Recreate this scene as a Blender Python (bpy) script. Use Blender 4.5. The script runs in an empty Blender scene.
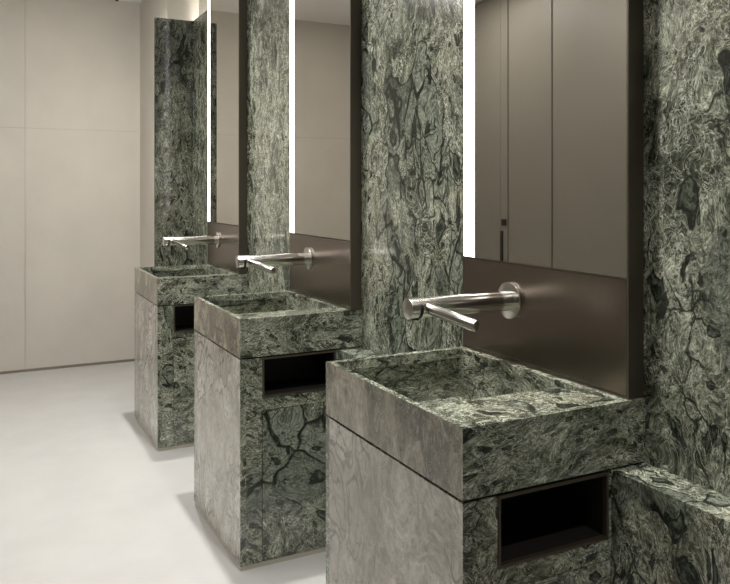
import bpy, bmesh, math, random
from mathutils import Vector, Matrix

S = bpy.context.scene
C = S.collection

# ------------------------------------------------------------------ camera
F, CX, HY, TH, CAMH = 763.19, 365.0, 190.07, 0.4699, 1.3004
cam_d = bpy.data.cameras.new('camera')
cam = bpy.data.objects.new('camera', cam_d)
C.objects.link(cam)
cam_d.sensor_fit = 'HORIZONTAL'
cam_d.sensor_width = 36.0
cam_d.lens = F / 730 * 36.0
cam_d.shift_x = 0.0
cam_d.shift_y = -(292 - HY) / 730
cam_d.clip_start = 0.02
cam.location = (0, 0, CAMH)
cam.rotation_euler = (math.pi / 2, 0, -TH)
S.camera = cam

# ------------------------------------------------------------------ world, exposure
w = bpy.data.worlds.new('world')
S.world = w
w.use_nodes = True
w.node_tree.nodes['Background'].inputs[0].default_value = (0.85, 0.82, 0.76, 1)
w.node_tree.nodes['Background'].inputs[1].default_value = 0.0
S.view_settings.view_transform = 'Standard'
S.view_settings.look = 'None'
S.view_settings.gamma = 1.0
S.view_settings.use_curve_mapping = False
S.view_settings.exposure = 0.12

# ------------------------------------------------------------------ lights
XF, XW, XM = 0.798, 1.262, 1.218          # basin front, marble wall, mirror plane
YN, PITCH, UW = 1.1733, 1.3368, 0.62      # near face of nearest unit, spacing, width
ZT, ZB = 0.86, 0.7263                     # basin rim and underside
CEIL = 2.73
YFAR = 5.973
XOPP, YBACK = -0.95, -2.2


def area(name, loc, size, power, col=(1, 0.94, 0.86), size_y=None, rot=(0, 0, 0), spread=180):
    l = bpy.data.lights.new(name, 'AREA')
    l.energy = power
    l.color = col
    l.size = size
    if size_y:
        l.shape = 'RECTANGLE'
        l.size_y = size_y
    else:
        l.shape = 'DISK'
    l.spread = math.radians(spread)
    o = bpy.data.objects.new(name, l)
    o.location = loc
    o.rotation_euler = rot
    C.objects.link(o)
    return o


for k in range(-1, 3):
    area('basin_downlight', (0.905, YN + UW / 2 + k * PITCH, CEIL - 0.012), 0.07, 11.5 if k >= 0 else 6, col=(1, 0.985, 0.95), spread=95)
for y, pw in ((-1.2, 2), (1.0, 5), (2.9, 21), (4.35, 21)):
    area('room_fill', (-0.35, y, CEIL - 0.012), 0.6, pw, col=(1, 0.97, 0.93), size_y=0.6)  # unseen soft ceiling areas added as general fill

# ------------------------------------------------------------------ helpers


def new_mat(name):
    m = bpy.data.materials.new(name)
    m.use_nodes = True
    nt = m.node_tree
    return m, nt, nt.nodes['Principled BSDF']


class NB:
    """small node builder"""

    def __init__(self, nt):
        self.nt = nt

    def n(self, t, **kw):
        nd = self.nt.nodes.new(t)
        for k, v in kw.items():
            setattr(nd, k, v)
        return nd

    def link(self, a, b):
        self.nt.links.new(a, b)

    def inp(self, nd, key, v):
        if v is None:
            return
        if hasattr(v, 'is_output'):
            self.link(v, nd.inputs[key])
        else:
            nd.inputs[key].default_value = v

    def math(self, op, a, b=None, c=None, clamp=False):
        nd = self.n('ShaderNodeMath', operation=op, use_clamp=clamp)
        self.inp(nd, 0, a)
        self.inp(nd, 1, b)
        self.inp(nd, 2, c)
        return nd.outputs[0]

    def vmath(self, op, a, b=None, scale=None):
        nd = self.n('ShaderNodeVectorMath', operation=op)
        self.inp(nd, 0, a)
        if b is not None:
            self.inp(nd, 1, b)
        if scale is not None:
            self.inp(nd, 3, scale)
        return nd.outputs[0]

    def noise(self, vec, scale, detail=4, rough=0.5, dist=0.0, out=0):
        nd = self.n('ShaderNodeTexNoise')
        self.link(vec, nd.inputs['Vector'])
        nd.inputs['Scale'].default_value = scale
        nd.inputs['Detail'].default_value = detail
        nd.inputs['Roughness'].default_value = rough
        nd.inputs['Distortion'].default_value = dist
        return nd.outputs[out]

    def voro(self, vec, scale, feature='F1', rnd=1.0):
        nd = self.n('ShaderNodeTexVoronoi', feature=feature)
        self.link(vec, nd.inputs['Vector'])
        nd.inputs['Scale'].default_value = scale
        nd.inputs['Randomness'].default_value = rnd
        return nd

    def remap(self, v, a, b, c=0.0, d=1.0):
        nd = self.n('ShaderNodeMapRange')
        nd.interpolation_type = 'SMOOTHSTEP'
        self.link(v, nd.inputs[0])
        for i, x in enumerate((a, b, c, d)):
            nd.inputs[i + 1].default_value = x
        return nd.outputs[0]

    def mix(self, fac, a, b):
        nd = self.n('ShaderNodeMix', data_type='RGBA')
        self.inp(nd, 0, fac)
        for i, v in ((6, a), (7, b)):
            if hasattr(v, 'is_output'):
                self.link(v, nd.inputs[i])
            else:
                nd.inputs[i].default_value = (*v, 1)
        return nd.outputs[2]

    def ramp(self, fac, stops):
        nd = self.n('ShaderNodeValToRGB')
        self.link(fac, nd.inputs[0])
        e = nd.color_ramp.elements
        while len(e) < len(stops):
            e.new(0.5)
        for el, (p, c) in zip(e, stops):
            el.position = p
            el.color = (*c, 1)
        return nd.outputs[0]


def marble(name, stretch=(1, 1, 1), rot=(0, 0, 0), off=(0, 0, 0), pale=0.0, warm=0.0, clast=1.0, gain=1.0,
           rough=0.13, per_object=True):
    """polished green breccia marble: pale fibrous veining, dark outlined clasts"""
    m, nt, bs = new_mat(name)
    b = NB(nt)
    geo = b.n('ShaderNodeNewGeometry')
    p = geo.outputs['Position']
    if per_object:
        oi = b.n('ShaderNodeObjectInfo')
        r = b.math('MULTIPLY', oi.outputs['Random'], 17.0)
        cmb = b.n('ShaderNodeCombineXYZ')
        for i in range(3):
            b.link(r, cmb.inputs[i])
        p = b.vmath('ADD', p, cmb.outputs[0])
    mp = b.n('ShaderNodeMapping')
    b.link(p, mp.inputs[0])
    mp.inputs['Location'].default_value = off
    mp.inputs['Rotation'].default_value = rot
    mp.inputs['Scale'].default_value = stretch
    p = mp.outputs[0]
    # warped coordinates
    n1 = b.noise(p, 3.2, 3, 0.55, out=1)
    w1 = b.vmath('SCALE', b.vmath('SUBTRACT', n1, (0.5, 0.5, 0.5)), scale=0.26)
    q = b.vmath('ADD', p, w1)
    n2 = b.noise(q, 14, 3, 0.6, out=1)
    w2 = b.vmath('SCALE', b.vmath('SUBTRACT', n2, (0.5, 0.5, 0.5)), scale=0.060)
    q2 = b.vmath('ADD', q, w2)
    # ground
    g = b.noise(q2, 8, 14, 0.78, 0.9)
    base = b.ramp(g, [(0.33, (0.018, 0.024, 0.014)), (0.43, (0.048, 0.058, 0.034)),
                      (0.50, (0.125, 0.142, 0.092)), (0.57, (0.240, 0.255, 0.180)), (0.66, (0.44, 0.45, 0.355))])
    # olive and brownish zones
    wz = b.remap(b.noise(q, 2.3, 4, 0.6), 0.48, 0.66)
    base = b.mix(b.math('MULTIPLY', wz, 0.42 + warm), base, (0.185, 0.158, 0.090))
    # fine dark pitting, two scales
    for sc, am in ((30, 0.6), (75, 0.55)):
        d1 = b.remap(b.noise(q2, sc, 4, 0.7), 0.40, 0.52)
        base = b.mix(b.math('MULTIPLY', b.math('SUBTRACT', 1.0, d1), am), base, (0.028, 0.036, 0.021))
    # broad pale mist
    mist = b.remap(b.noise(q, 3.6, 8, 0.7), 0.48, 0.66)
    base = b.mix(b.math('MULTIPLY', mist, 0.28 + pale), base, (0.33, 0.34, 0.265))
    # pale fibrous ridges, three scales
    for sc, wd, amt in ((12, 0.014, 0.60), (30, 0.026, 0.80), (75, 0.04, 0.70)):
        n = b.noise(q2, sc, 5, 0.66, 1.4)
        rg = b.math('ABSOLUTE', b.math('SUBTRACT', n, 0.5))
        vein = b.math('SUBTRACT', 1.0, b.remap(rg, 0.0, wd))
        vz = b.remap(b.noise(q, sc * 0.35, 2, 0.5), 0.40, 0.62)
        base = b.mix(b.math('MULTIPLY', b.math('MULTIPLY', vein, vz), amt), base, (0.50, 0.505, 0.40))
    # short pale crystals in a random net, two sizes, and fine grain
    for sc, wd, am in ((34, 0.05, 0.55), (80, 0.07, 0.45)):
        jit = b.vmath('ADD', q2, b.vmath('SCALE', b.noise(q2, sc * 0.7, 2, 0.5, out=1), scale=0.9 / sc))
        ve = b.voro(jit, sc, 'DISTANCE_TO_EDGE')
        ln = b.math('SUBTRACT', 1.0, b.remap(ve.outputs[0], 0.0, wd))
        zz = b.remap(b.noise(q2, sc * 0.3, 3, 0.6), 0.44, 0.60)
        base = b.mix(b.math('MULTIPLY', b.math('MULTIPLY', ln, zz), am), base, (0.52, 0.525, 0.43))
    # large clasts: rounded cells with own tone, dark rim and inner cracks
    zone = b.remap(b.noise(p, 2.6, 2, 0.5), 0.56 - 0.06 * clast, 0.63 - 0.06 * clast)
    qc = b.vmath('MULTIPLY', q, (1.0, 1.0, 0.62))
    v1 = b.voro(qc, 8.0)
    e1 = b.voro(qc, 8.0, 'DISTANCE_TO_EDGE')
    sep = b.n('ShaderNodeSeparateColor')
    b.link(v1.outputs['Color'], sep.inputs[0])
    cell_on = b.remap(sep.outputs[0], 0.38, 0.40)
    on = b.math('MULTIPLY', cell_on, zone)
    ew = b.math('ADD', e1.outputs[0], b.math('MULTIPLY', b.math('SUBTRACT', b.noise(q2, 9, 3, 0.6), 0.5), 0.12))
    body = b.math('MULTIPLY', b.remap(ew, 0.02, 0.05), on)
    crk = b.voro(b.vmath('ADD', q, b.vmath('SCALE', n2, scale=0.10)), 24, 'DISTANCE_TO_EDGE')
    cl_col = b.mix(sep.outputs[1], (0.050, 0.068, 0.048), (0.24, 0.265, 0.21))
    cl_col = b.mix(b.math('SUBTRACT', 1.0, b.remap(crk.outputs[0], 0.01, 0.09)), cl_col, (0.030, 0.040, 0.026))
    cl_col = b.mix(b.remap(b.noise(q2, 40, 6, 0.7), 0.42, 0.62), cl_col, b.mix(0.35, cl_col, (0.34, 0.36, 0.29)))
    base = b.mix(b.math('MULTIPLY', body, 0.72), base, cl_col)
    rim = b.math('SUBTRACT', 1.0, b.remap(ew, 0.018, 0.056))
    rim = b.math('MULTIPLY', rim, b.remap(b.noise(q2, 17, 4, 0.6), 0.34, 0.48, 0.35, 1.0))
    rim = b.math('MULTIPLY', rim, b.math('MULTIPLY', on, 0.95))
    base = b.mix(rim, base, (0.018, 0.025, 0.016))
    # small dark pebbles, two sizes, with speckle inside and a darker rim
    for sc, lo, am in ((15, 0.40, 0.92), (34, 0.35, 0.9)):
        v2 = b.voro(b.vmath('MULTIPLY', q2, (1.0, 1.0, 0.7)), sc)
        v2.distance = 'MINKOWSKI'
        v2.inputs['Exponent'].default_value = 1.4
        s2 = b.n('ShaderNodeSeparateColor')
        b.link(v2.outputs['Color'], s2.inputs[0])
        thr = b.math('MULTIPLY', b.remap(s2.outputs[0], lo, 1.0), 0.43)
        dd = b.math('SUBTRACT', thr, v2.outputs['Distance'])
        peb = b.remap(dd, 0.0, 0.04)
        inn = b.remap(dd, 0.06, 0.14)
        col = b.mix(b.math('MULTIPLY', inn, b.remap(b.noise(q2, 55, 4, 0.7), 0.42, 0.6)), (0.018, 0.025, 0.017), (0.10, 0.12, 0.088))
        base = b.mix(b.math('MULTIPLY', peb, am), base, col)
    # hairline dark cracks in nets
    c2 = b.voro(q2, 13, 'DISTANCE_TO_EDGE')
    cz = b.remap(b.noise(p, 4.0, 2, 0.5), 0.55, 0.62)
    ck = b.math('MULTIPLY', b.math('SUBTRACT', 1.0, b.remap(c2.outputs[0], 0.010, 0.05)), cz)
    base = b.mix(b.math('MULTIPLY', ck, 0.85), base, (0.018, 0.026, 0.016))
    fg = b.remap(b.noise(q2, 120, 5, 0.8), 0.36, 0.64, 0.60, 1.45)
    base = b.vmath('SCALE', base, scale=fg)
    gm = b.n('ShaderNodeGamma')
    b.link(base, gm.inputs[0])
    gm.inputs[1].default_value = 1.3
    base = b.vmath('MULTIPLY', gm.outputs[0], (1.50 * gain, 1.53 * gain, 1.55 * gain))
    hs = b.n('ShaderNodeHueSaturation')
    hs.inputs['Saturation'].default_value = 0.72
    b.link(base, hs.inputs['Color'])
    base = hs.outputs[0]
    b.link(base, bs.inputs['Base Color'])
    bs.inputs['Roughness'].default_value = rough
    bs.inputs['Specular IOR Level'].default_value = 0.8
    return m


def plain(name, col, rough=0.5, metal=0.0, var=0.0, scale=3.0, bump=0.0, spec=0.5, stretch=(1, 1, 1)):
    m, nt, bs = new_mat(name)
    b = NB(nt)
    geo = b.n('ShaderNodeNewGeometry')
    mp = b.n('ShaderNodeMapping')
    b.link(geo.outputs['Position'], mp.inputs[0])
    mp.inputs['Scale'].default_value = stretch
    if var:
        n = b.noise(mp.outputs[0], scale, 6, 0.6)
        lo = tuple(c * (1 - var) for c in col)
        hi = tuple(min(1, c * (1 + var)) for c in col)
        b.link(b.mix(b.remap(n, 0.3, 0.7), lo, hi), bs.inputs['Base Color'])
    else:
        bs.inputs['Base Color'].default_value = (*col, 1)
    if bump:
        n = b.noise(mp.outputs[0], scale * 12, 4, 0.6)
        bp = b.n('ShaderNodeBump')
        bp.inputs['Strength'].default_value = bump
        bp.inputs['Distance'].default_value = 0.002
        b.link(n, bp.inputs['Height'])
        b.link(bp.outputs[0], bs.inputs['Normal'])
    bs.inputs['Roughness'].default_value = rough
    bs.inputs['Metallic'].default_value = metal
    bs.inputs['Specular IOR Level'].default_value = spec
    return m


def emit(name, col, strength):
    m, nt, bs = new_mat(name)
    bs.inputs['Base Color'].default_value = (0.8, 0.8, 0.8, 1)
    bs.inputs['Emission Color'].default_value = (*col, 1)
    bs.inputs['Emission Strength'].default_value = strength
    return m


def roomlit_marble(name, lo, mid, hi, line, off=(0, 0, 0), clast=0.5):
    """room-side faces of the units, warm room reflection painted into the colour: brown grey ground, pale clasts, brown seams"""
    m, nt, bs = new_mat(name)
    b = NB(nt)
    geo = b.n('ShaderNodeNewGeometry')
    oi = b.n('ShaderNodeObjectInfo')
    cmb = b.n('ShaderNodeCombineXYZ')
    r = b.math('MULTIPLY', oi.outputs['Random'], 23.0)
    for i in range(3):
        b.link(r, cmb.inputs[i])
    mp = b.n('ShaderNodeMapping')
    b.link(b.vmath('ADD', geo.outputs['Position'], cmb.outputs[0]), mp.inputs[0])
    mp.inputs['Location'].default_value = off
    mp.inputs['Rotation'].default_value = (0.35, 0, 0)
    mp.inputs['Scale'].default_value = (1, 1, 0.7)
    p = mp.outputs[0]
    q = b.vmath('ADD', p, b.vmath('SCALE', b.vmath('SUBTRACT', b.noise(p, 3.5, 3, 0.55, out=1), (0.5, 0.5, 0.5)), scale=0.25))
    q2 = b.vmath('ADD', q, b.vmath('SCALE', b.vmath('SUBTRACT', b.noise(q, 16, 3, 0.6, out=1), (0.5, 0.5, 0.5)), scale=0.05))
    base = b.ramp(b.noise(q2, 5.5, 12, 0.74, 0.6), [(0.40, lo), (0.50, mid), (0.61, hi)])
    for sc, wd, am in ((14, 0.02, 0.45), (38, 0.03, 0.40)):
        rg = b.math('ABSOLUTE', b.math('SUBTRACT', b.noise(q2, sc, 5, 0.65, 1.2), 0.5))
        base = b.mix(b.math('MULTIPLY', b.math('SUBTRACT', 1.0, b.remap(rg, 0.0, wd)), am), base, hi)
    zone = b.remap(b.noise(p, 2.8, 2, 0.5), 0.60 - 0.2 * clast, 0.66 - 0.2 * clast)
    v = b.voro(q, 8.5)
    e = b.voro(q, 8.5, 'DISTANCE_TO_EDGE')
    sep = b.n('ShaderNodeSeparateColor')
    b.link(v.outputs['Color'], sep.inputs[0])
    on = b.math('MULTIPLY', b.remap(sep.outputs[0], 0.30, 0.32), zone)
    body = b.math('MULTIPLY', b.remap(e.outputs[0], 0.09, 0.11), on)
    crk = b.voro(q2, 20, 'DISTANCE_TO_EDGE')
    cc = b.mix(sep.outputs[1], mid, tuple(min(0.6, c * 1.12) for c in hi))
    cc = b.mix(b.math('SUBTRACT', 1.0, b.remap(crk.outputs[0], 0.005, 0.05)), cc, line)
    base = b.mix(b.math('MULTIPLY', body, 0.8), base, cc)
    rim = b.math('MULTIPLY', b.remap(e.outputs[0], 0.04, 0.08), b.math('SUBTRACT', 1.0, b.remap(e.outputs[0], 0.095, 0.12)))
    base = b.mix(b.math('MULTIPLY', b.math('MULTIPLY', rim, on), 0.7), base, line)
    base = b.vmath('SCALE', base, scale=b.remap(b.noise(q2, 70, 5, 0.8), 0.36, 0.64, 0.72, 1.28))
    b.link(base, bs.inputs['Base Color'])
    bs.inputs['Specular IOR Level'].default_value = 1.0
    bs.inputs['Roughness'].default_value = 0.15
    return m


M = {
    'wall_marble': marble('marble_wall', stretch=(1, 1.1, 0.78), clast=1.15, per_object=False, off=(3.1, 7.7, 2.0), pale=0.06),
    'end_marble': marble('marble_end', stretch=(1.1, 1, 0.6), clast=1.6, per_object=False, off=(5.3, 2.2, 9.0), gain=0.62),
    'body_marble': marble('marble_body', stretch=(0.75, 0.9, 1.05), rot=(0, 0.45, 0), clast=0.35, pale=-0.05, gain=0.95),
    'basin_marble': marble('marble_basin', stretch=(0.8, 0.8, 1.5), rot=(0.3, 0.5, 0), clast=0.5, pale=0.02),
    'basin_front_roomlit': roomlit_marble('marble_basin_front_roomlit', (0.065, 0.062, 0.040), (0.195, 0.175, 0.125), (0.42, 0.39, 0.31), (0.10, 0.085, 0.055), clast=0.4),
    'front_roomlit': roomlit_marble('marble_front_roomlit', (0.21, 0.190, 0.150), (0.34, 0.315, 0.265), (0.50, 0.485, 0.43), (0.12, 0.105, 0.075), off=(2, 1, 4), clast=0.95),  # paler than the body stone: reflected room light painted into the colours
    'ledge_marble': marble('marble_ledge', stretch=(1, 1.1, 0.7), clast=0.9, pale=0.05, off=(1, 4, 2)),
    'plaster': plain('wall_plaster', (0.572, 0.538, 0.482), 0.55, var=0.04, scale=2.2, bump=0.08),
    'plaster_line': plain('wall_joint', (0.42, 0.38, 0.32), 0.7),
    'floor': plain('floor_microcement', (0.465, 0.457, 0.443), 0.38, var=0.04, scale=4.0, bump=0.05, spec=0.4),
    'ceiling': plain('ceiling_paint', (0.80, 0.79, 0.77), 0.8),
    'bronze': plain('bronze_panel', (0.25, 0.21, 0.178), 0.27, metal=1.0),
    'bronze_dark': plain('bronze_side', (0.125, 0.108, 0.085), 0.36, metal=0.7),
    'bronze_edge': plain('bronze_edge', (0.16, 0.13, 0.10), 0.35, metal=0.8),
    'steel': plain('brushed_steel', (0.60, 0.58, 0.545), 0.19, metal=1.0, var=0.05, scale=60, stretch=(1, 12, 12)),
    'mirror': plain('tinted_mirror', (0.60, 0.575, 0.53), 0.008, metal=1.0),
    'strip': emit('led_diffuser', (1.0, 0.98, 0.95), 3.2),
    'cove': emit('cove_led', (1.0, 0.96, 0.90), 45),
    'side_led': emit('side_led', (1.0, 0.96, 0.90), 70),
    'black': plain('black_interior', (0.006, 0.006, 0.006), 0.6),
    'gap': plain('shadow_gap', (0.015, 0.014, 0.012), 0.8),
    'niche_metal': plain('niche_metal', (0.022, 0.019, 0.016), 0.5, metal=0.3),
    'plinth': plain('plinth_strip', (0.50, 0.46, 0.39), 0.4, metal=0.2),
    'skirt': plain('skirting_metal', (0.25, 0.22, 0.18), 0.45, metal=0.3),
    'laminate': plain('door_laminate', (0.205, 0.192, 0.165), 0.45, var=0.03, scale=1.5),
    'lampwhite': emit('lamp_diffuser', (1, 0.96, 0.9), 1.5),
}


def bevel(bm, wd, seg=2):
    if wd > 0:
        es = [e for e in bm.edges if len(e.link_faces) == 2 and e.calc_face_angle(0) > 0.6]
        bmesh.ops.bevel(bm, geom=es, offset=wd, segments=seg, affect='EDGES', profile=0.5, clamp_overlap=True)


def add_box(bm, lo, hi):
    vs = [bm.verts.new((x, y, z)) for x in (lo[0], hi[0]) for y in (lo[1], hi[1]) for z in (lo[2], hi[2])]
    for f in ((0, 1, 3, 2), (4, 6, 7, 5), (0, 4, 5, 1), (2, 3, 7, 6), (0, 2, 6, 4), (1, 5, 7, 3)):
        bm.faces.new([vs[i] for i in f])


def add_cyl(bm, a, b_, r, seg=48, r2=None):
    a, b_ = Vector(a), Vector(b_)
    d = b_ - a
    rot = d.to_track_quat('Z', 'Y').to_matrix().to_4x4()
    mt = Matrix.Translation((a + b_) / 2) @ rot
    bmesh.ops.create_cone(bm, cap_ends=True, segments=seg, radius1=r, radius2=r if r2 is None else r2, depth=d.length, matrix=mt)


def obj(name, bm, mat, parent=None, bev=0.0, smooth=False, seg=2, mats=None):
    bevel(bm, bev, seg)
    bmesh.ops.recalc_face_normals(bm, faces=bm.faces[:])
    me = bpy.data.meshes.new(name)
    bm.to_mesh(me)
    bm.free()
    me.materials.append(mat)
    for x in (mats or []):
        me.materials.append(x)
    if smooth:
        for f in me.polygons:
            f.use_smooth = True
        try:
            me.set_sharp_from_angle(angle=math.radians(35))
        except Exception:
            pass
    o = bpy.data.objects.new(name, me)
    C.objects.link(o)
    o.parent = parent
    return o


def struct(name, bm, mat, bev=0.0, **kw):
    o = obj(name, bm, mat, bev=bev, **kw)
    o['kind'] = 'structure'
    return o


def box(lo, hi):
    bm = bmesh.new()
    add_box(bm, lo, hi)
    return bm


def thing(name, label, cat, loc, group=None):
    o = bpy.data.objects.new(name, None)
    o.empty_display_size = 0.1
    C.objects.link(o)
    o.location = loc
    o['label'] = label
    o['category'] = cat
    if group:
        o['group'] = group
    return o


def dup(root, loc, label, group=None):
    r = root.copy()
    C.objects.link(r)
    r.location = loc
    r['label'] = label
    for ch in root.children:
        c = ch.copy()
        C.objects.link(c)
        c.parent = r
        for g in ch.children:
            d = g.copy()
            C.objects.link(d)
            d.parent = c
    return r


# ------------------------------------------------------------------ room shell
struct('floor', box((XOPP - 0.1, YBACK - 0.1, -0.1), (1.45, YFAR + 0.1, 0)), M['floor'])
struct('ceiling', box((XOPP - 0.1, YBACK - 0.1, CEIL), (1.45, YFAR + 0.1, CEIL + 0.1)), M['ceiling'])
XU = 1.317                                   # wall behind the cladding
XS, YS = 1.107, 5.04                         # projecting pier by the far wall
YC = 4.98                                    # face of the end cladding
ZM = 2.41                                    # top of the marble


def panelled(name, axis, plane, out, u0, u1, usplits, zsplits, mat):
    """wall of flush plaster panels with fine open joints, 4 mm wide"""
    bm = bmesh.new()
    g = 0.0013
    us = [u0] + usplits + [u1]
    zs = [0] + zsplits + [CEIL]
    for i in range(len(us) - 1):
        for j in range(len(zs) - 1):
            a = us[i] + (g if i else 0)
            b_ = us[i + 1] - (g if i < len(us) - 2 else 0)
            c = zs[j] + (g if j else 0)
            d = zs[j + 1] - (g if j < len(zs) - 2 else 0)
            if axis == 'Y':
                add_box(bm, (a, min(plane, plane + out * .006), c), (b_, max(plane, plane + out * .006), d))
            else:
                add_box(bm, (min(plane, plane + out * .006), a, c), (max(plane, plane + out * .006), b_, d))
    n0 = len(bm.faces)
    if axis == 'Y':
        add_box(bm, (u0, min(plane + out * .006, plane + out * .1), 0), (u1, max(plane + out * .006, plane + out * .1), CEIL))
    else:
        add_box(bm, (min(plane + out * .006, plane + out * .1), u0, 0), (max(plane + out * .006, plane + out * .1), u1, CEIL))
    bm.faces.ensure_lookup_table()
    for f in bm.faces[n0:]:
        f.material_index = 1
    return struct(name, bm, mat, mats=[M['plaster_line']])


panelled('wall_back', 'Y', YFAR, 1, XOPP, XS, [0.304], [1.745], M['plaster'])
struct('wall_front', box((XOPP, YBACK - 0.1, 0), (1.45, YBACK, CEIL)), M['plaster'])
# right side wall behind the cladding, and the pier that sticks out beside the far wall
struct('wall_right', box((XU, YBACK, 0), (1.42, YS, CEIL)), M['plaster'])
bm = bmesh.new()
add_box(bm, (XS, YS, 0), (1.42, YFAR + 0.1, 1.743))
add_box(bm, (XS + 0.004, YS + 0.004, 1.743), (1.42, YFAR + 0.1, 1.747))
add_box(bm, (XS, YS, 1.747), (1.42, YFAR + 0.1, CEIL))
struct('wall_pier', bm, M['plaster'])
# marble cladding, side run with tight slab joints and the end slab
bm = bmesh.new()
ys = [YBACK, -0.92, 0.40, 0.8167 + PITCH * 1, 0.8167 + PITCH * 2, YC + 0.02]
ys = [YBACK, -0.52, 0.72, 2.12, 3.46, YC + 0.02]
for i in range(len(ys) - 1):
    add_box(bm, (XW, ys[i] + 0.0003, 0), (XW + 0.025, ys[i + 1] - 0.0003, ZM))
struct('trim_1', bm, M['wall_marble'])
struct('trim_2', box((1.015, YC, 0), (XW + 0.02, YC + 0.022, ZM)), M['end_marble'])
# cove light strips hidden behind the top and the edge of the cladding
struct('cove_led_strip', box((1.292, 0.2, ZM - 0.07), (1.312, YC + 0.035, ZM - 0.055)), M['cove'])
struct('edge_led_strip', box((1.024, YC + 0.024, 0.90), (1.034, YC + 0.034, ZM - 0.05)), M['side_led'])
# dark shadow gap at the foot of the far wall
struct('baseboard_back', box((XOPP, YFAR - 0.006, 0), (XS, YFAR, 0.018)), M['skirt'])

# opposite wall with flush full-height doors (seen in the nearest mirror)
struct('wall_left', box((XOPP - 0.1, YBACK, 0), (XOPP - 0.03, YFAR + 0.1, CEIL)), M['gap'])


def leaf(name, y0, y1, kindname='structure'):
    o = obj(name, box((XOPP - 0.03, y0, 0.01), (XOPP, y1, CEIL - 0.01)), M['laminate'], bev=0.001)
    o['kind'] = 'structure'
    return o


leaf('wall_left_panel', YBACK + 0.005, 0.15)
leaf('door_1', 0.165, 0.95)
leaf('door_2', 0.965, 1.85)
leaf('door_3', 1.865, 3.10)
leaf('door_4', 3.115, 3.930)
d5 = leaf('door_5', 3.945, 4.400)
leaf('door_6', 4.414, 4.497)
leaf('door_7', 4.500, YFAR)
d6 = bpy.data.objects['door_6']
obj('latch_plate', box((XOPP, 4.425, 1.045), (XOPP + 0.012, 4.470, 1.090)), M['niche_metal'], d6, bev=0.001)
obj('pull_slot', box((XOPP, 4.462, 0.62), (XOPP + 0.010, 4.484, 1.005)), M['gap'], d6)

# ------------------------------------------------------------------ basin unit
# local origin: floor, on the wall plane, near end of the unit.  x<0 is into the room, y>0 away from the camera
DX = XF - XW                                  # front of the unit (negative)


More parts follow.
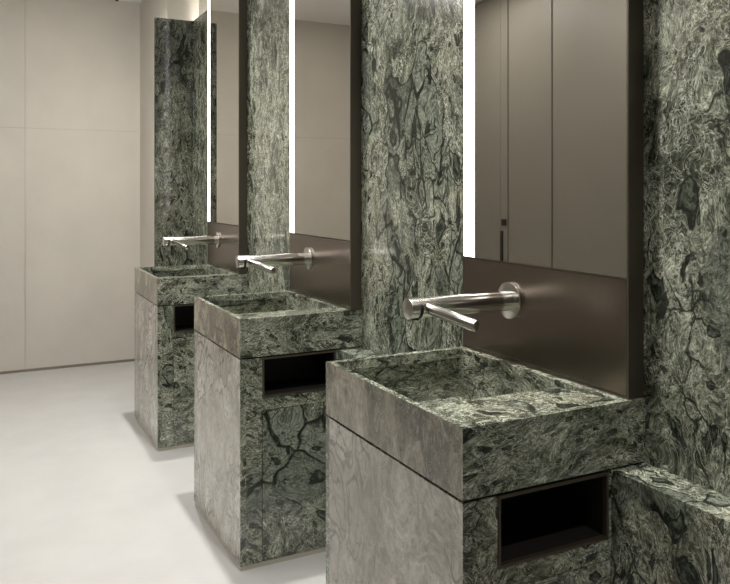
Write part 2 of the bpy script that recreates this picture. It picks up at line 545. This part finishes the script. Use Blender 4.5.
def make_unit():
    t = thing('washbasin', '', 'sink', (XW, YN, 0))
    e = 0.0006
    # plinth strip
    obj('plinth', box((DX + 0.002, 0.002, 0), (-0.002, UW - 0.002, 0.0165)), M['plinth'], t)
    # pedestal: front slab, far slab, near side made of strip + rails around niche and door
    zt = ZB - 0.0055
    nx0, nx1, nz0 = 0.878 - XW, 1.158 - XW, 0.583
    lx = 1.165 - XW
    bm = bmesh.new()
    yf = 0.022
    add_box(bm, (DX + 0.0216, 0, 0.0165), (nx0 - .001, yf, zt))                       # corner strip of the side
    add_box(bm, (nx0 - .001, 0, 0.5405), (0, yf, nz0))                      # rail between niche and door
    add_box(bm, (nx1, 0, nz0), (0, yf, zt))                                 # piece beside the niche
    add_box(bm, (lx, 0, 0.0165), (0, yf, 0.5405))                            # behind the ledge
    bmesh.ops.remove_doubles(bm, verts=bm.verts[:], dist=1e-5)
    obj('pedestal', bm, M['body_marble'], t)
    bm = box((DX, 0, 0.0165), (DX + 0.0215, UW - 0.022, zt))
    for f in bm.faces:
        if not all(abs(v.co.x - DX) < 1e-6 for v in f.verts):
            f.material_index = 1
    obj('front_slab', bm, M['front_roomlit'], t, mats=[M['body_marble']])  # painted room reflection on the room face alone
    obj('far_slab', box((DX, UW - 0.0218, 0.0165), (0, UW, zt)), M['body_marble'], t)
    # door panel with fine joint
    obj('access_door', box((nx0 + .0012, 0.0008, 0.0185), (lx - .0012, 0.020, 0.5382)), M['body_marble'], t, bev=0.0004, seg=1)
    # dark recessed core seen through joints
    bm = bmesh.new()
    add_box(bm, (DX + 0.024, yf + 0.001, 0.017), (-0.004, UW - 0.024, nz0 - 0.012))
    za, zc = zt - 0.001, ZB + 0.0004
    add_box(bm, (DX + 0.007, 0.007, za), (DX + 0.013, UW - 0.007, zc))
    add_box(bm, (DX + 0.013, 0.007, za), (-0.004, 0.013, zc))
    add_box(bm, (DX + 0.013, UW - 0.013, za), (-0.004, UW - 0.007, zc))
    obj('core', bm, M['gap'], t)
    # niche: thin bronze frame and black lined pocket
    bm = bmesh.new()
    z1 = zt
    fw = 0.006
    x0, x1 = nx0, nx1 - .001
    y0, y1 = -0.0015, 0.010
    add_box(bm, (x0, y0, nz0), (x1, y1, nz0 + fw))
    add_box(bm, (x0, y0, z1 - fw), (x1, y1, z1))
    add_box(bm, (x0, y0, nz0 + fw), (x0 + fw, y1, z1 - fw))
    add_box(bm, (x1 - fw, y0, nz0 + fw), (x1, y1, z1 - fw))
    nf = obj('niche_frame', bm, M['bronze_edge'], t)
    bm = bmesh.new()
    dp = 0.19
    add_box(bm, (x0, y1, nz0), (x1, dp, nz0 + .004))
    add_box(bm, (x0, y1, z1 - .004), (x1, dp, z1))
    add_box(bm, (x0, y1, nz0 + .004), (x0 + .004, dp, z1 - .004))
    add_box(bm, (x1 - .004, y1, nz0 + .004), (x1, dp, z1 - .004))
    add_box(bm, (x0 + .004, dp - .004, nz0 + .004), (x1 - .004, dp, z1 - .004))
    obj('niche_pocket', bm, M['niche_metal'], nf)
    # basin: box with thin rim, deep hole at the far end, sloping slab at the near end
    rim = 0.016
    ix0, ix1 = DX + rim, XM - XW - 0.022
    iy0, iy1 = rim, UW - 0.021
    zfl = 0.655
    bm = bmesh.new()
    ox0, ox1, oy0, oy1 = DX, 0.0, 0.0, UW
    A = [bm.verts.new(v) for v in ((ox0, oy0, ZB), (ox1, oy0, ZB), (ox1, oy1, ZB), (ox0, oy1, ZB))]
    B = [bm.verts.new(v) for v in ((ox0, oy0, ZT), (ox1, oy0, ZT), (ox1, oy1, ZT), (ox0, oy1, ZT))]
    Ci = [bm.verts.new(v) for v in ((ix0, iy0, ZT), (ix1, iy0, ZT), (ix1, iy1, ZT), (ix0, iy1, ZT))]
    iy2, zb = iy1 + 0.010, ZT - 0.025             # added to shade the far wall: an undercut below a 25 mm rim
    Ei = [bm.verts.new(v) for v in ((ix0, iy0, zb), (ix1, iy0, zb), (ix1, iy1, zb), (ix0, iy1, zb))]
    ys_ = 0.197                                   # the hole starts past the slab
    Hi = [bm.verts.new((ix0, ys_, zb)), bm.verts.new((ix1, ys_, zb))]
    bm.faces.new((Ei[0], Ei[1], Hi[1], Hi[0]))
    Gi = [Hi[0], Hi[1], bm.verts.new((ix1, iy2, zb)), bm.verts.new((ix0, iy2, zb))]
    Di = [bm.verts.new(v) for v in ((ix0, ys_, zfl), (ix1, ys_, zfl), (ix1, iy2, zfl), (ix0, iy2, zfl))]
    bm.faces.new((Ei[3], Ei[2], Gi[2], Gi[3]))
    bm.faces.new(A[::-1])
    for i in range(4):
        j = (i + 1) % 4
        bm.faces.new((A[i], A[j], B[j], B[i]))
        bm.faces.new((B[i], B[j], Ci[j], Ci[i]))
        bm.faces.new((Ci[i], Ci[j], Ei[j], Ei[i]))
        bm.faces.new((Gi[i], Gi[j], Di[j], Di[i]))
    bm.faces.new(Di)
    bm.faces.ensure_lookup_table()
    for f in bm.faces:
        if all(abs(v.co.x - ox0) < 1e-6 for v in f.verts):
            f.material_index = 1                   # the face towards the room has the warm room reflection painted in
    bas = obj('basin', bm, M['basin_marble'], t, bev=0.0016, seg=2, mats=[M['basin_front_roomlit']])
    # sloping slab inside, flush with the near rim
    bm = bmesh.new()
    ye = 1.375 - YN
    P = [(iy0, ZT - 0.0005), (ye, ZT - 0.015), (ye + 0.001, ZT - 0.0245), (iy0, ZT - 0.0245)]
    L = [bm.verts.new((ix0, y, z)) for y, z in P]
    R = [bm.verts.new((ix1, y, z)) for y, z in P]
    bm.faces.new(L)
    bm.faces.new(R[::-1])
    for i in range(4):
        j = (i + 1) % 4
        bm.faces.new((L[i], R[i], R[j], L[j]))
    obj('sloping_slab', bm, M['basin_marble'], bas, bev=0.0006, seg=1)
    # small round waste in the bottom of the hole
    bm = bmesh.new()
    cx, cy = (ix0 + ix1) / 2, 0.42
    add_cyl(bm, (cx, cy, zfl), (cx, cy, zfl + 0.003), 0.032)
    obj('drain', bm, M['steel'], bas, smooth=True)
    return t


labels_unit = [
    'square green marble pedestal sink nearest the camera, cut by the bottom edge',
    'middle green marble pedestal sink of the row of three',
    'smallest, farthest green marble pedestal sink beside the pale end wall',
]
unit = make_unit()
unit['group'] = 'green marble pedestal sinks along the wall'
unit['label'] = labels_unit[0]
for k in (1, 2):
    dup(unit, (XW, YN + k * PITCH, 0), labels_unit[k])

# ------------------------------------------------------------------ marble ledges between the units
segs = [(YBACK + 0.4, YN - 0.001, 'green marble ledge running out of the picture at lower right'),
        (YN + UW + 0.001, YN + PITCH - 0.001, 'short green marble ledge between the nearest and middle sinks'),
        (YN + PITCH + UW + 0.001, YN + 2 * PITCH - 0.001, 'green marble ledge mostly hidden between the middle and farthest sinks')]
segs[0] = (0.30, segs[0][1], segs[0][2])
for y0, y1, lb in segs:
    o = obj('marble_ledge', box((1.165 - XW, 0, 0), (-0.0005, y1 - y0, 0.7235)), M['ledge_marble'], bev=0.001)
    o.location = (XW, y0, 0)
    o['label'] = lb
    o['category'] = 'ledge'
    o['group'] = 'marble ledges between the sinks'

# ------------------------------------------------------------------ mirror units
ZS = 1.1145                                    # split between back panel and mirror


def make_mirror():
    t = thing('illuminated_mirror', '', 'mirror', (XW, YN, ZT + 0.0005))
    z0, zs, z1 = 0.0, ZS - ZT, CEIL - ZT - 0.003
    fx = XM - XW                               # front plane
    w0, w1 = 0.004, UW - 0.004
    obj('housing', box((fx + 0.004, w0, z0), (-0.0005, w1, z1)), M['bronze_dark'], t)
    # thin edge frame around panel and mirror
    bm = bmesh.new()
    add_box(bm, (fx - 0.0005, w0, z0), (fx + 0.004, w0 + 0.005, z1))
    add_box(bm, (fx - 0.0005, w1 - 0.003, z0), (fx + 0.004, w1, z1))
    add_box(bm, (fx - 0.0005, w0 + 0.005, z0), (fx + 0.004, w1 - 0.003, z0 + 0.004))
    add_box(bm, (fx + 0.0005, w0 + 0.005, zs - 0.003), (fx + 0.004, w1 - 0.003, zs))
    obj('frame', bm, M['bronze_dark'], t)
    obj('back_panel', box((fx, w0 + 0.0065, z0 + 0.006), (fx + 0.004, w1 - 0.004, zs - 0.0045)), M['bronze'], t)
    obj('mirror_glass', box((fx, w0 + 0.0055, zs + 0.0006), (fx + 0.004, w1 - 0.056, z1)), M['mirror'], t)
    obj('light_strip', box((fx - 0.0004, w1 - 0.054, zs + 0.0006), (fx + 0.004, w1 - 0.0034, z1)), M['strip'], t)
    return t


labels_m = [
    'tall bronze framed mirror with lit left edge, right of centre, nearest the camera',
    'tall mirror with lit left edge above the middle sink',
    'narrowest looking tall mirror with lit left edge above the farthest sink',
]
mir = make_mirror()
mir['group'] = 'backlit mirrors above the sinks'
mir['label'] = labels_m[0]
for k in (1, 2):
    dup(mir, (XW, YN + k * PITCH, ZT + 0.0005), labels_m[k])

# ------------------------------------------------------------------ taps


def make_tap():
    fy = 1.573
    t = thing('wall_tap', '', 'tap', (XM, fy, 1.018))
    tip = 0.912 - XM
    bm = bmesh.new()
    add_cyl(bm, (-0.009, 0, 0), (0.0, 0, 0), 0.047, 64)
    obj('rosette', bm, M['steel'], t, bev=0.0012, smooth=True)
    bm = bmesh.new()
    add_cyl(bm, (tip, 0, 0), (-0.008, 0, 0), 0.0250, 64)
    sp = obj('spout', bm, M['steel'], t, bev=0.0012, smooth=True)
    # outlet under the tip
    bm = bmesh.new()
    add_cyl(bm, (tip + 0.022, 0, -0.0275), (tip + 0.022, 0, -0.020), 0.010, 32)
    obj('outlet', bm, M['black'], sp, smooth=True)
    # dark curved band low on the near side of the spout
    bm = bmesh.new()
    n = 16
    for i in range(n):
        a0 = math.radians(158 + 92 * i / n)
        a1 = math.radians(158 + 92 * (i + 1) / n)
        r0, r1 = 0.0235, 0.0253
        x0, x1 = tip + 0.022, tip + 0.031
        vs = []
        for x in (x0, x1):
            for a in (a0, a1):
                for r in (r0, r1):
                    vs.append(bm.verts.new((x, r * math.cos(a), r * math.sin(a))))
        for f in ((0, 1, 3, 2), (4, 6, 7, 5), (0, 4, 5, 1), (2, 3, 7, 6), (0, 2, 6, 4), (1, 5, 7, 3)):
            bm.faces.new([vs[k] for k in f])
    obj('spout_band', bm, M['black'], sp)
    # stick lever
    bm = bmesh.new()
    add_cyl(bm, (0.958 - XM, -0.015, 0.001), (1.012 - XM, 1.434 - fy, 0.990 - 1.018), 0.0135, 40)
    obj('lever', bm, M['steel'], t, bev=0.001, smooth=True)
    return t


labels_t = [
    'brushed steel wall tap with stick lever over the nearest sink',
    'brushed steel wall tap with stick lever over the middle sink',
    'small looking brushed steel wall tap over the farthest sink',
]
tap = make_tap()
tap['group'] = 'steel wall taps over the sinks'
tap['label'] = labels_t[0]
for k in (1, 2):
    dup(tap, (XM, 1.573 + k * PITCH, 1.018), labels_t[k])

# ------------------------------------------------------------------ small black ceiling spotlight near the far wall
t = thing('ceiling_spotlight', 'small black spotlight at the ceiling edge, top left of the picture', 'spotlight', (0.925, 5.90, CEIL))
bm = bmesh.new()
add_cyl(bm, (0, 0, -0.004), (0, 0, 0), 0.016, 32)
obj('base', bm, M['black'], t, smooth=True)
bm = bmesh.new()
add_cyl(bm, (0, 0, -0.022), (0, 0, -0.004), 0.012, 32)
obj('head', bm, M['black'], t, smooth=True)
